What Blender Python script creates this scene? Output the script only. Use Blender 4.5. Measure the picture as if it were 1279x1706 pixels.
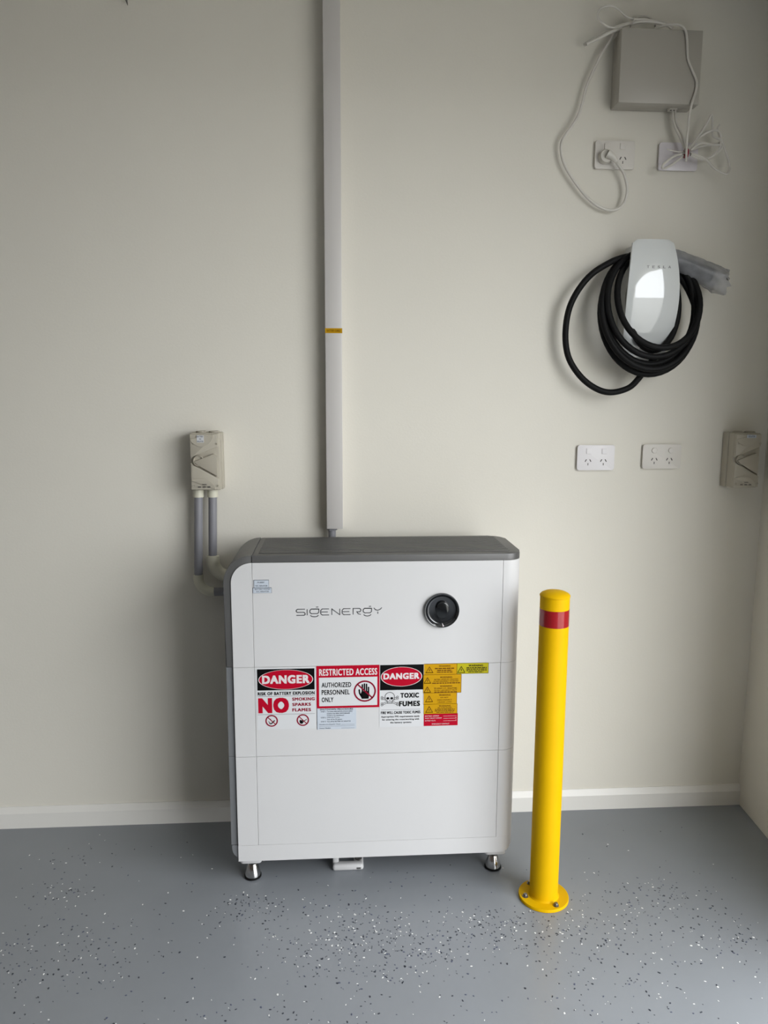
import bpy, bmesh, math, random
from mathutils import Vector, Matrix

for _o in list(bpy.data.objects):
    bpy.data.objects.remove(_o, do_unlink=True)
S = bpy.context.scene
C = S.collection
PI = math.pi

# ------------------------------------------------------------------ camera
F_PX, CAM = 1248.5, Vector((0.2844, -2.2102, 1.3119))
YAW, PITCH, ROLL = 0.06553, 0.15137, 0.00322
fw = Vector((math.sin(YAW) * math.cos(PITCH), math.cos(YAW) * math.cos(PITCH), -math.sin(PITCH)))
rt = Vector((math.cos(YAW), -math.sin(YAW), 0))
up = rt.cross(fw)
rt, up = math.cos(ROLL) * rt + math.sin(ROLL) * up, math.cos(ROLL) * up - math.sin(ROLL) * rt
cd = bpy.data.cameras.new('camera')
cd.sensor_fit = 'VERTICAL'
cd.sensor_height = 36.0
cd.lens = 36.0 * F_PX / 1706.0
cd.clip_start = 0.05
cam = bpy.data.objects.new('camera', cd)
C.objects.link(cam)
m = Matrix((rt, up, -fw)).transposed().to_4x4()
m.translation = CAM
cam.matrix_world = m
S.camera = cam

# ------------------------------------------------------------------ world and exposure
S.view_settings.view_transform = 'Standard'
S.view_settings.look = 'None'
S.view_settings.gamma = 1.0
S.view_settings.use_curve_mapping = False
S.view_settings.exposure = -0.3
wd = bpy.data.worlds.new('overcast_sky')
S.world = wd
wd.use_nodes = True
bgn = wd.node_tree.nodes['Background']
bgn.inputs[0].default_value = (0.94, 0.97, 1.0, 1)
bgn.inputs[1].default_value = 10.0

# geometry of the garage (metres): back wall y=0, floor z=0
XC, CEIL = 1.597, 2.425
WR_ANG = math.radians(5.0)          # the right wall leans in a little from square
OPEN_S0, OPEN_S1, OPEN_H = 0.80, 3.1, 2.10   # door opening along the right wall
# light portal in the door opening (guides sky sampling, gives off nothing itself)
ld = bpy.data.lights.new('door_opening_portal', 'AREA')
ld.shape = 'RECTANGLE'
ld.size, ld.size_y = OPEN_S1 - OPEN_S0, OPEN_H
ld.cycles.is_portal = True
lo = bpy.data.objects.new('door_opening_portal', ld)
C.objects.link(lo)
_s = (OPEN_S0 + OPEN_S1) / 2
_d = Vector((-math.sin(WR_ANG), -math.cos(WR_ANG), 0))
_n = Vector((-math.cos(WR_ANG), math.sin(WR_ANG), 0))      # into the room
_zl = -_n
_m = Matrix((_d, _zl.cross(_d), _zl)).transposed().to_4x4()
_m.translation = Vector((XC, 0, OPEN_H / 2)) + _d * _s - _n * 0.02
lo.matrix_world = _m

# ------------------------------------------------------------------ helpers
def mat(name, col, rough=0.5, metal=0.0, var=0.0, vscale=6.0, bump=0.0, bscale=200.0, alpha=1.0, spec=0.5, coat=0.0, trans=0.0, emit=None):
    mt = bpy.data.materials.new(name)
    mt.use_nodes = True
    nt = mt.node_tree
    b = nt.nodes['Principled BSDF']
    b.inputs['Base Color'].default_value = (*col, 1)
    b.inputs['Roughness'].default_value = rough
    b.inputs['Metallic'].default_value = metal
    b.inputs['Specular IOR Level'].default_value = spec
    b.inputs['Coat Weight'].default_value = coat
    b.inputs['Coat Roughness'].default_value = 0.05
    b.inputs['Alpha'].default_value = alpha
    b.inputs['Transmission Weight'].default_value = trans
    tc = nt.nodes.new('ShaderNodeTexCoord')
    if var:
        n = nt.nodes.new('ShaderNodeTexNoise')
        n.inputs['Scale'].default_value = vscale
        n.inputs['Detail'].default_value = 6
        nt.links.new(tc.outputs['Object'], n.inputs['Vector'])
        r = nt.nodes.new('ShaderNodeValToRGB')
        r.color_ramp.elements[0].position = 0.3
        r.color_ramp.elements[1].position = 0.7
        r.color_ramp.elements[0].color = (*[c * (1 - var) for c in col], 1)
        r.color_ramp.elements[1].color = (*[min(1, c * (1 + var)) for c in col], 1)
        nt.links.new(n.outputs['Fac'], r.inputs['Fac'])
        nt.links.new(r.outputs['Color'], b.inputs['Base Color'])
    if bump:
        n2 = nt.nodes.new('ShaderNodeTexNoise')
        n2.inputs['Scale'].default_value = bscale
        n2.inputs['Detail'].default_value = 3
        nt.links.new(tc.outputs['Object'], n2.inputs['Vector'])
        bp = nt.nodes.new('ShaderNodeBump')
        bp.inputs['Strength'].default_value = bump
        bp.inputs['Distance'].default_value = 0.002
        nt.links.new(n2.outputs['Fac'], bp.inputs['Height'])
        nt.links.new(bp.outputs['Normal'], b.inputs['Normal'])
    return mt

M = dict(
    wall=mat('wall_paint', (0.74, 0.708, 0.625), 0.6, var=0.012, vscale=3, bump=0.12, bscale=160, spec=0.3),
    skirt=mat('skirting_gloss_paint', (0.76, 0.74, 0.69), 0.35, var=0.015, vscale=5),
    lowbounce=mat('low_bounce_dark', (0.30, 0.24, 0.20), 0.85, var=0.2, vscale=12, bump=0.3, bscale=30),  # invented dark finish for the unseen walls, keeps bounced light low
    ceil=mat('ceiling_paint', (0.82, 0.81, 0.78), 0.8, var=0.01),
    floor=mat('grey_epoxy', (0.235, 0.25, 0.268), 0.27, var=0.05, vscale=2.2, bump=0.05, bscale=60, spec=0.45),
    fl_w=mat('flake_white', (0.75, 0.75, 0.74), 0.4, var=0.02),
    fl_b=mat('flake_dark', (0.025, 0.03, 0.045), 0.4, var=0.02),
    fl_n=mat('flake_blue_grey', (0.07, 0.08, 0.13), 0.4, var=0.02),
    drive=mat('driveway_concrete', (0.30, 0.29, 0.27), 0.85, var=0.1, vscale=4),
    white=mat('powder_coat_white', (0.578, 0.572, 0.567), 0.42, var=0.006, vscale=8),
    grey=mat('graphite_plastic', (0.105, 0.103, 0.10), 0.42, var=0.03, vscale=30, metal=0.3),
    grey2=mat('graphite_side', (0.15, 0.155, 0.16), 0.45, var=0.03, vscale=30),
    chrome=mat('polished_steel', (0.62, 0.61, 0.60), 0.16, metal=1.0, var=0.02),
    rubber=mat('black_rubber', (0.007, 0.007, 0.007), 0.55, spec=0.14, var=0.05, vscale=40),
    knobblk=mat('piano_black', (0.008, 0.009, 0.01), 0.12, spec=0.6, var=0.05),
    knobring=mat('black_chrome', (0.012, 0.013, 0.015), 0.10, spec=0.9, var=0.04, coat=0.5),
    logo=mat('logo_grey', (0.09, 0.09, 0.095), 0.4, var=0.02),
    yellow=mat('safety_yellow', (0.66, 0.385, 0.002), 0.5, spec=0.06, var=0.03, vscale=9, bump=0.04, bscale=90),
    red=mat('reflective_red', (0.30, 0.006, 0.010), 0.22, var=0.04, vscale=200, coat=0.4),
    bolt=mat('zinc_bolt', (0.20, 0.19, 0.18), 0.4, metal=0.9, var=0.1, vscale=60),
    cream=mat('isolator_cream', (0.44, 0.405, 0.33), 0.45, var=0.02, vscale=12),
    cream2=mat('isolator_lever', (0.40, 0.365, 0.295), 0.45, var=0.02, vscale=12),
    fit=mat('conduit_fitting_cream', (0.62, 0.60, 0.48), 0.4, var=0.03, vscale=12),
    pvc=mat('conduit_grey_pvc', (0.235, 0.233, 0.25), 0.38, var=0.03, vscale=12),
    duct=mat('duct_white_pvc', (0.565, 0.54, 0.515), 0.4, var=0.01),
    orange=mat('label_orange', (0.50, 0.27, 0.004), 0.4, spec=0.12, var=0.03, vscale=20),
    ylab=mat('label_yellow', (0.43, 0.38, 0.012), 0.4, spec=0.12, var=0.03, vscale=20),
    brown=mat('label_orange_print', (0.12, 0.045, 0.003), 0.5, spec=0.12, var=0.02),
    blk=mat('print_black', (0.003, 0.003, 0.003), 0.4, spec=0.12, var=0.02),
    sred=mat('print_red', (0.40, 0.002, 0.018), 0.4, spec=0.12, var=0.02),
    dred=mat('print_dark_red', (0.22, 0.004, 0.022), 0.4, spec=0.12, var=0.02),
    swhite=mat('sticker_white', (0.60, 0.605, 0.61), 0.4, spec=0.12, var=0.005),
    pwhite=mat('print_white', (0.66, 0.60, 0.60), 0.4, spec=0.12, var=0.005),
    sblue=mat('sticker_pale_blue', (0.50, 0.545, 0.60), 0.4, spec=0.12, var=0.01),
    pgrey=mat('print_grey', (0.10, 0.11, 0.13), 0.5, spec=0.12, var=0.02),
    plate=mat('outlet_ivory', (0.71, 0.675, 0.62), 0.5, var=0.006),
    platew=mat('outlet_white', (0.80, 0.775, 0.775), 0.5, var=0.006),
    platem=mat('plate_mauve_white', (0.70, 0.66, 0.68), 0.3, var=0.01),
    slot=mat('socket_slot', (0.05, 0.04, 0.035), 0.6, var=0.02),
    box=mat('enclosure_grey', (0.43, 0.405, 0.355), 0.38, var=0.012, vscale=6),
    cable=mat('cable_white', (0.66, 0.63, 0.57), 0.4, var=0.03, vscale=60),
    cable2=mat('cable_grey_white', (0.60, 0.57, 0.51), 0.4, var=0.03, vscale=60),
    tie=mat('red_tie', (0.32, 0.012, 0.03), 0.4, var=0.05),
    glass=mat('charger_white_glass', (0.68, 0.70, 0.69), 0.06, var=0.004, coat=0.6, spec=0.6),
    cbody=mat('charger_body', (0.55, 0.55, 0.54), 0.4, var=0.01),
    tgrey=mat('charger_print', (0.16, 0.16, 0.16), 0.3, var=0.02),
    film=mat('bubble_film', (0.30, 0.30, 0.31), 0.3, var=0.15, vscale=40, alpha=0.62, bump=0.5, bscale=120),
    film2=mat('clear_bag', (0.70, 0.68, 0.70), 0.2, var=0.05, vscale=40, alpha=0.35),
)

ORG = {}

def thing(name, loc, label, cat, group=None):
    o = bpy.data.objects.new(name, None)
    o.empty_display_size = 0.05
    C.objects.link(o)
    o.location = loc
    o['label'] = label
    o['category'] = cat
    if group:
        o['group'] = group
    ORG[o] = Vector(loc)
    return o

def tag(o, label, cat, group=None):
    o['label'] = label
    o['category'] = cat
    if group:
        o['group'] = group
    return o

def obj(name, bm, mt, parent=None, smooth=False, origin=None, label=None):
    """link a world-coordinate bmesh as one object; its origin is its thing's base"""
    org = ORG[parent] if parent is not None else Vector(origin or (0, 0, 0))
    bmesh.ops.translate(bm, verts=bm.verts, vec=-org)
    bmesh.ops.recalc_face_normals(bm, faces=bm.faces)
    me = bpy.data.meshes.new(name)
    bm.to_mesh(me)
    bm.free()
    for k in (mt if isinstance(mt, (list, tuple)) else [mt]):
        me.materials.append(M[k])
    if smooth:
        for p in me.polygons:
            p.use_smooth = True
        try:
            me.set_sharp_from_angle(angle=math.radians(40))
        except Exception:
            pass
    o = bpy.data.objects.new(name, me)
    C.objects.link(o)
    if parent is not None:
        o.parent = parent
    else:
        o.location = org
    ORG[o] = org
    if label:
        o['label'] = label
    return o

def struct(name, bm, mt, **k):
    o = obj(name, bm, mt, **k)
    o['kind'] = 'structure'
    return o

def add_box(bm, x0, x1, y0, y1, z0, z1, bev=0.0, seg=2):
    r = bmesh.ops.create_cube(bm, size=1.0, matrix=Matrix.Translation(((x0 + x1) / 2, (y0 + y1) / 2, (z0 + z1) / 2)) @ Matrix.Diagonal((x1 - x0, y1 - y0, z1 - z0, 1)))
    if bev:
        es = {e for v in r['verts'] for e in v.link_edges}
        bmesh.ops.bevel(bm, geom=list(es), offset=bev, segments=seg, profile=0.5, affect='EDGES')
    return bm

def box(*a, **k):
    return add_box(bmesh.new(), *a, **k)

def add_prism(bm, pts, y0, y1, bev=0.0, seg=2):
    """outline in x,z extruded from y0 (back) to y1 (front, nearer the camera)"""
    vb = [bm.verts.new((x, y0, z)) for x, z in pts]
    vf = [bm.verts.new((x, y1, z)) for x, z in pts]
    n = len(pts)
    bm.faces.new(vb)
    ff = bm.faces.new(vf[::-1])
    for i in range(n):
        bm.faces.new((vb[i], vb[(i + 1) % n], vf[(i + 1) % n], vf[i]))
    if bev:
        bmesh.ops.bevel(bm, geom=list(ff.edges), offset=bev, segments=seg, profile=0.5, affect='EDGES')
    return bm

def prism(*a, **k):
    return add_prism(bmesh.new(), *a, **k)

def add_plan(bm, pts, z0, z1, bev=0.0, seg=2):
    """outline in x,y extruded upward"""
    vb = [bm.verts.new((x, y, z0)) for x, y in pts]
    vt = [bm.verts.new((x, y, z1)) for x, y in pts]
    n = len(pts)
    bm.faces.new(vb[::-1])
    ft = bm.faces.new(vt)
    for i in range(n):
        bm.faces.new((vb[i], vb[(i + 1) % n], vt[(i + 1) % n], vt[i]))
    if bev:
        bmesh.ops.bevel(bm, geom=list(ft.edges), offset=bev, segments=seg, profile=0.5, affect='EDGES')
    return bm

def rrect(x0, x1, z0, z1, r, n=6):
    """rounded rectangle; r = (bottom-left, bottom-right, top-right, top-left)"""
    if not isinstance(r, (tuple, list)):
        r = (r,) * 4
    out = []
    for (cx, cz, rad, a0) in ((x0 + r[0], z0 + r[0], r[0], PI), (x1 - r[1], z0 + r[1], r[1], 1.5 * PI), (x1 - r[2], z1 - r[2], r[2], 0), (x0 + r[3], z1 - r[3], r[3], .5 * PI)):
        if rad <= 1e-6:
            out.append((cx, cz))
            continue
        for i in range(n + 1):
            a = a0 + i / n * PI / 2
            out.append((cx + rad * math.cos(a), cz + rad * math.sin(a)))
    return out

def circ(cx, cz, rx, rz=None, n=32, a0=0.0, a1=2 * PI):
    rz = rz or rx
    full = abs(a1 - a0 - 2 * PI) < 1e-6
    k = n if full else n + 1
    return [(cx + rx * math.cos(a0 + (a1 - a0) * i / n), cz + rz * math.sin(a0 + (a1 - a0) * i / n)) for i in range(k)]

def lathe(bm, prof, loc, axis='Z', n=32):
    """prof: (radius, height) pairs"""
    rings = []
    for r, h in prof:
        ring = []
        for i in range(n):
            a = 2 * PI * i / n
            if axis == 'Z':
                p = (loc[0] + r * math.cos(a), loc[1] + r * math.sin(a), loc[2] + h)
            elif axis == 'Y':      # height goes towards the camera (-y)
                p = (loc[0] + r * math.cos(a), loc[1] - h, loc[2] + r * math.sin(a))
            else:
                p = (loc[0] + h, loc[1] + r * math.cos(a), loc[2] + r * math.sin(a))
            ring.append(bm.verts.new(p))
        rings.append(ring)
    for a, b in zip(rings, rings[1:]):
        for i in range(n):
            bm.faces.new((a[i], a[(i + 1) % n], b[(i + 1) % n], b[i]))
    bm.faces.new(rings[0][::-1])
    bm.faces.new(rings[-1])
    return bm

def smooth_path(pts, per=6, closed=False):
    P = [Vector(p) for p in pts]
    n = len(P)
    out = []
    for i in range(n if closed else n - 1):
        if closed:
            p0, p1, p2, p3 = P[(i - 1) % n], P[i], P[(i + 1) % n], P[(i + 2) % n]
        else:
            p0, p1, p2, p3 = P[max(i - 1, 0)], P[i], P[i + 1], P[min(i + 2, n - 1)]
        for k in range(per):
            t = k / per
            out.append(0.5 * ((2 * p1) + (p2 - p0) * t + (2 * p0 - 5 * p1 + 4 * p2 - p3) * t * t + (3 * p1 - p0 - 3 * p2 + p3) * t ** 3))
    if not closed:
        out.append(P[-1])
    return out

def tube(bm, pts, r, n=10, per=6, radii=None):
    path = smooth_path(pts, per) if per > 1 else [Vector(p) for p in pts]
    t0 = (path[1] - path[0]).normalized()
    nrm = t0.orthogonal().normalized()
    rings = []
    L = len(path)
    for i, p in enumerate(path):
        t = (path[min(i + 1, L - 1)] - path[max(i - 1, 0)]).normalized()
        nrm = (nrm - t * nrm.dot(t)).normalized()
        bn = t.cross(nrm)
        rr = r if radii is None else radii[0] + (radii[1] - radii[0]) * i / (L - 1)
        rings.append([bm.verts.new(p + (nrm * math.cos(2 * PI * k / n) + bn * math.sin(2 * PI * k / n)) * rr) for k in range(n)])
    for a, b in zip(rings, rings[1:]):
        for k in range(n):
            bm.faces.new((a[k], a[(k + 1) % n], b[(k + 1) % n], b[k]))
    bm.faces.new(rings[0][::-1])
    bm.faces.new(rings[-1])
    return bm

# flat print: everything printed lies in an x,z sheet facing the camera side
def add_flat(bm, pts, y):
    bm.faces.new([bm.verts.new((x, y, z)) for x, z in pts])
    return bm

def flat(name, pts, y, mt, parent):
    return obj(name, add_flat(bmesh.new(), pts, y), mt, parent)

def rect(x0, x1, z0, z1):
    return [(x0, z0), (x1, z0), (x1, z1), (x0, z1)]

def ring(bm, cx, cz, r0, r1, y, n=36, rz=1.0):
    a = [bm.verts.new((cx + r0 * math.cos(2 * PI * i / n), y, cz + rz * r0 * math.sin(2 * PI * i / n))) for i in range(n)]
    b = [bm.verts.new((cx + r1 * math.cos(2 * PI * i / n), y, cz + rz * r1 * math.sin(2 * PI * i / n))) for i in range(n)]
    for i in range(n):
        bm.faces.new((a[i], a[(i + 1) % n], b[(i + 1) % n], b[i]))
    return bm

def stroke(bm, pts, wd, y, caps=True):
    for (xa, za), (xb, zb) in zip(pts, pts[1:]):
        d = Vector((xb - xa, zb - za))
        if d.length < 1e-7:
            continue
        nn = Vector((-d.y, d.x)).normalized() * wd / 2
        add_flat(bm, [(xa - nn.x, za - nn.y), (xb - nn.x, zb - nn.y), (xb + nn.x, zb + nn.y), (xa + nn.x, za + nn.y)], y)
    if caps:
        for (x, z) in pts[1:-1]:
            add_flat(bm, circ(x, z, wd / 2, n=8), y)
    return bm

_FC = {}
def add_text(bm, s, x0, x1, z0, z1, y, bold=0.0):
    """lettering fitted into the rectangle x0..x1, z0..z1"""
    key = (s, bold)
    if key not in _FC:
        cu = bpy.data.curves.new('lettering', 'FONT')
        cu.body = s
        cu.space_character = 1.0 + bold * 3.0
        cu.resolution_u = 3
        to = bpy.data.objects.new('lettering', cu)
        C.objects.link(to)
        dg = bpy.context.evaluated_depsgraph_get()
        me = to.evaluated_get(dg).to_mesh()
        _FC[key] = ([(v.co.x, v.co.y) for v in me.vertices], [tuple(p.vertices) for p in me.polygons])
        to.evaluated_get(dg).to_mesh_clear()
        bpy.data.objects.remove(to)
        bpy.data.curves.remove(cu)
    vs, fs = _FC[key]
    ax, bx = min(v[0] for v in vs), max(v[0] for v in vs)
    az, bz = min(v[1] for v in vs), max(v[1] for v in vs)
    sx, sz = (x1 - x0) / (bx - ax), (z1 - z0) / (bz - az)
    sh = bold * 1.15                      # heavier type: the glyph laid down again with tiny shifts
    shifts = [(0, 0)] if not bold else [(-1, -.6), (1, -.6), (1, .6), (-1, .6), (0, 0)] + ([(0, -.6), (0, .6), (-1, 0), (1, 0), (-.5, .6), (.5, -.6)] if bold > 0.045 else [])
    mx, mz = sh * sx, sh * sz * .6
    kx, kz = (x1 - x0 - 2 * mx) / (x1 - x0), (z1 - z0 - 2 * mz) / (z1 - z0)
    for ci, (dx, dz) in enumerate(shifts):
        nv = [bm.verts.new((x0 + mx + (u - ax) * sx * kx + dx * mx, y - ci * 0.00001, z0 + mz + (v - az) * sz * kz + dz * mz / .6)) for u, v in vs]
        for f in fs:
            try:
                bm.faces.new([nv[i] for i in f])
            except ValueError:
                pass
    return bm

def text(name, rows, y, mt, parent, bold=0.0):
    """rows: (string, x0, x1, z0, z1)"""
    bm = bmesh.new()
    for r in rows:
        add_text(bm, *r, y, bold)
    return obj(name, bm, mt, parent)

def word_bars(bm, x0, x1, z0, z1, y, rnd):
    """print too small to read in the photograph: one small bar for each word"""
    x = x0
    while x < x1 - 0.001:
        w = min(rnd.uniform(0.004, 0.011), x1 - x)
        add_flat(bm, rect(x, x + w, z0, z1), y)
        x += w + 0.0013

# ------------------------------------------------------------------ the setting
struct('floor', box(-4.1, 1.75, -6.1, 0.12, -0.12, 0.0), 'floor')
floor_o = bpy.data.objects['floor']
struct('wall_back', box(-4.1, 1.85, 0.0, 0.12, 0.0, CEIL + 0.05), 'wall')
struct('wall_left', box(-4.1, -4.0, -6.0, 0.0, 0.0, CEIL + 0.05), 'lowbounce')
struct('wall_front', box(-4.1, 1.6, -6.1, -6.0, 0.0, CEIL + 0.05), 'lowbounce')
struct('ceiling', box(-4.1, 1.75, -6.1, 0.12, CEIL, CEIL + 0.1), 'ceil')
def right_wall():
    bm = bmesh.new()
    add_box(bm, 0, 0.16, -OPEN_S0, 0, 0, CEIL)
    add_box(bm, 0, 0.16, -OPEN_S1, -OPEN_S0, OPEN_H, CEIL)
    add_box(bm, 0, 0.16, -6.0, -OPEN_S1, 0, CEIL)
    bmesh.ops.rotate(bm, verts=bm.verts, cent=(0, 0, 0), matrix=Matrix.Rotation(-WR_ANG, 3, 'Z'))
    bmesh.ops.translate(bm, verts=bm.verts, vec=(XC, 0, 0))
    return bm
struct('wall_right', right_wall(), 'wall')
struct('driveway', box(1.0, 40, -30, 30, -0.3, -0.13), 'drive')
sk = bmesh.new()
prof = [(0, 0), (-0.013, 0), (-0.013, 0.048), (-0.011, 0.052), (-0.005, 0.064), (-0.004, 0.067), (0, 0.067)]
va = [sk.verts.new((-4.0, y, z)) for y, z in prof]
vb = [sk.verts.new((XC, y, z)) for y, z in prof]
sk.faces.new(va); sk.faces.new(vb[::-1])
for i in range(len(prof)):
    j = (i + 1) % len(prof)
    sk.faces.new((va[i], va[j], vb[j], vb[i]))
struct('baseboard_back', sk, 'skirt')

# colour flakes broadcast into the epoxy: thin chips too many and too small to count
def flakes():
    rnd = random.Random(11)
    bm = bmesh.new()
    clusters = [(0.30, -0.53, 0.16, 300), (0.36, -0.62, 0.14, 170), (0.55, -0.60, 0.11, 110), (0.66, -0.52, 0.09, 70), (0.05, -0.42, 0.08, 90),
                (-0.45, -0.33, 0.09, 60), (-0.42, -0.55, 0.15, 150), (-0.25, -0.60, 0.12, 50), (0.75, -0.56, 0.12, 130), (0.95, -0.55, 0.14, 150), (1.15, -0.45, 0.12, 140),
                (1.25, -0.62, 0.13, 120), (0.9, -0.75, 0.16, 110), (0.2, -0.80, 0.2, 90), (0.6, -0.85, 0.2, 90), (-0.15, -0.80, 0.2, 80), (-0.55, -0.7, 0.18, 80),
                (-0.1, -0.48, 0.2, 45), (0.42, -0.42, 0.2, 40), (-0.45, -0.15, 0.12, 25), (1.2, -1.1, 0.3, 160), (0.4, -1.2, 0.35, 200), (-0.4, -1.2, 0.35, 180), (-1.1, -0.6, 0.35, 180)]
    pts = []
    for cx, cy, s, n in clusters:
        for _ in range(n):
            pts.append((rnd.gauss(cx, s * 0.72), rnd.gauss(cy, s * 0.42)))
    for _ in range(420):
        pts.append((rnd.uniform(-1.6, 1.5), rnd.uniform(-1.6, -0.10)))
    for x, y in pts:
        if y > -0.05 or x > 1.48 or (x - 0.83) ** 2 + (y + 0.424) ** 2 < 0.005:
            continue
        r = rnd.choice((0.0010, 0.0013, 0.0016, 0.0020, 0.0025))
        a0 = rnd.uniform(0, 6.28)
        el = rnd.uniform(0.55, 1.0)
        ca, sa = math.cos(a0), math.sin(a0)
        k = rnd.choice((4, 5, 5))
        vs = []
        for i in range(k):
            a = 2 * PI * (i + rnd.uniform(-.2, .2)) / k
            u, v = r * 1.3 * math.cos(a), r * el * math.sin(a)
            vs.append((x + u * ca - v * sa, y + u * sa + v * ca))
        t = [bm.verts.new((px, py, 0.0006)) for px, py in vs]
        b = [bm.verts.new((px, py, 0.0)) for px, py in vs]
        mi = rnd.choice((0, 0, 1, 1, 1, 1, 2, 2))
        f = bm.faces.new(t); f.material_index = mi
        for i in range(k):
            f = bm.faces.new((b[i], b[(i + 1) % k], t[(i + 1) % k], t[i])); f.material_index = mi
    return bm
fo = obj('colour_flakes', flakes(), ['fl_w', 'fl_b', 'fl_n'], floor_o)
fo['kind'] = 'stuff'

# ------------------------------------------------------------------ battery cabinet
YF = -0.344                      # plane of the white front
YB = -0.092                      # back of the cabinet
ZB, Z1, Z2, Z3, ZT = 0.081, 0.1265, 0.3785, 0.6235, 0.917
XL, XR = 0.0, 0.767
cab = thing('battery_cabinet', (0.3835, -0.218, 0), 'white and graphite stacked home battery cabinet covered in warning signs, standing on steel feet', 'battery')
G = 0.0004

def side_wrap(z0, z1, rbr=0.0):
    """white cover that turns round the right-hand front edge: plan outline, extruded up"""
    R, n = 0.042, 10
    x0 = 0.7165
    out = [(x0, YF), (XR - R, YF)]
    for i in range(1, n + 1):
        a = -PI / 2 + i / n * PI / 2
        out.append((XR - R + R * math.cos(a), YF + R + R * math.sin(a)))
    out += [(XR, YB + 0.004), (x0, YB + 0.004)]
    return add_plan(bmesh.new(), out, z0, z1)

mods = {}
for nm, z0, z1, lab in (('lower_battery_module', Z1, Z2, 'plain white lowest battery module'), ('upper_battery_module', Z2, Z3, 'white battery module carrying the warning signs'), ('controller_module', Z3, 0.899, 'white top module with brand lettering and round switch')):
    top = nm == 'controller_module'
    mod = obj(nm, prism(rrect(XL + 0.001, 0.7155, z0 + G, z1 - G if not top else ZT - 0.001, (0, 0, 0, 0.083 if top else 0), 10), YB, YF + 0.006), 'grey2', cab, smooth=True, label=lab)
    mods[nm] = mod
    obj('edge_strip', prism(rrect(0.0195, 0.0728, z0 + G, z1 - G, (0, 0, 0, 0.0525 if top else 0), 12), YF + 0.02, YF, bev=0.0005, seg=1), 'white', mod, smooth=True, label='narrow white strip along the left edge')
    obj('front_panel', prism(rrect(0.0735, 0.7157, z0 + G, z1 - G, 0), YF + 0.02, YF, bev=0.0005, seg=1), 'white', mod)
    obj('corner_cover', side_wrap(z0 + G, z1 - G), 'white', mod, smooth=True, label='white cover rounded over the right edge')
# graphite shell at the left of the top module and the ribbed lid
ctl = mods['controller_module']
shell = prism([q for q in rrect(XL, 0.0725, Z3 + G, ZT, (0, 0, 0, 0.0724), 12)], YB, YF + 0.003, bev=0.003)
obj('side_shell', shell, 'grey', ctl, smooth=True, label='dark graphite rounded corner shell')
def lid_plan(x0, x1, y0, y1, r, n=8):
    out = [(x0, y0), (x1 - r, y0)]
    out += [(x1 - r + r * math.cos(-PI / 2 + i / n * PI / 2), y0 + r + r * math.sin(-PI / 2 + i / n * PI / 2)) for i in range(1, n + 1)]
    out += [(x1 - r + r * math.cos(i / n * PI / 2), y1 - r + r * math.sin(i / n * PI / 2)) for i in range(0, n + 1)]
    out += [(x0, y1)]
    return out
lid = obj('top_lid', add_plan(bmesh.new(), lid_plan(0.0738, XR, YF + 0.0005, YB, 0.042), 0.8995, ZT, bev=0.004), 'grey', ctl, smooth=True, label='graphite vented lid')
rib0 = None
for i in range(12):
    y = YF + 0.030 + i * 0.0175
    b = box(0.088, 0.738, y, y + 0.0105, ZT - 0.0005, ZT + 0.0018, bev=0.0005, seg=1)
    if rib0 is None:
        rib0 = obj('lid_rib', b, 'grey', lid)   # thing > part > sub-part: moved below
        rib0.parent = ctl
    else:
        b.free()
        c = rib0.copy(); C.objects.link(c); c.parent = ctl
        c.location = Vector((0, i * 0.0175, 0))
# plinth
pl = obj('plinth', prism(rrect(XL + 0.003, 0.72, ZB + 0.004, Z1 - G, (0.032, 0, 0, 0), 8), YB, YF + 0.004), 'grey2', cab, smooth=True, label='white bottom plinth on a grey base')
pw = bmesh.new()
add_plan(pw, lid_plan(0.0195, XR, YF, YB + 0.01, 0.042), ZB, Z1 + 0.0002)
bmesh.ops.bisect_plane(pw, geom=pw.verts[:] + pw.edges[:] + pw.faces[:], plane_co=(XR - 0.030, 0, 0), plane_no=(1, 0, 0))
bmesh.ops.bisect_plane(pw, geom=pw.verts[:] + pw.edges[:] + pw.faces[:], plane_co=(XR - 0.012, 0, 0), plane_no=(1, 0, 0))
for v in pw.verts:          # the lower right corner is rounded off
    if v.co.z < ZB + 0.001 and v.co.x > XR - 0.030:
        d = (v.co.x - (XR - 0.030)) / 0.030
        v.co.z += 0.030 * (1 - math.sqrt(max(0.0, 1 - d * d)))
obj('plinth_front', pw, 'white', pl, smooth=True)
# feet
for fx, fy in ((0.050, -0.290), (0.722, -0.290), (0.050, -0.135), (0.722, -0.135)):
    ft = obj('levelling_foot', lathe(bmesh.new(), [(0.0215, 0.006), (0.0210, 0.014), (0.0145, 0.036), (0.0120, 0.041), (0.006, 0.042), (0.006, 0.080)], (fx, fy, 0), n=24), 'chrome', cab, smooth=True, label='polished steel cone-shaped foot')
    obj('rubber_pad', lathe(bmesh.new(), [(0.020, 0.0), (0.0235, 0.002), (0.0235, 0.006), (0.020, 0.008)], (fx, fy, 0), n=24), 'rubber', ft, smooth=True)
    obj('mounting_plate', add_plan(bmesh.new(), [(fx + u, fy + v) for u, v in rrect(-0.030, 0.028, -0.034, 0.03, 0.010)], ZB - 0.020, ZB + 0.001), 'white', ft, smooth=True)
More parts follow.
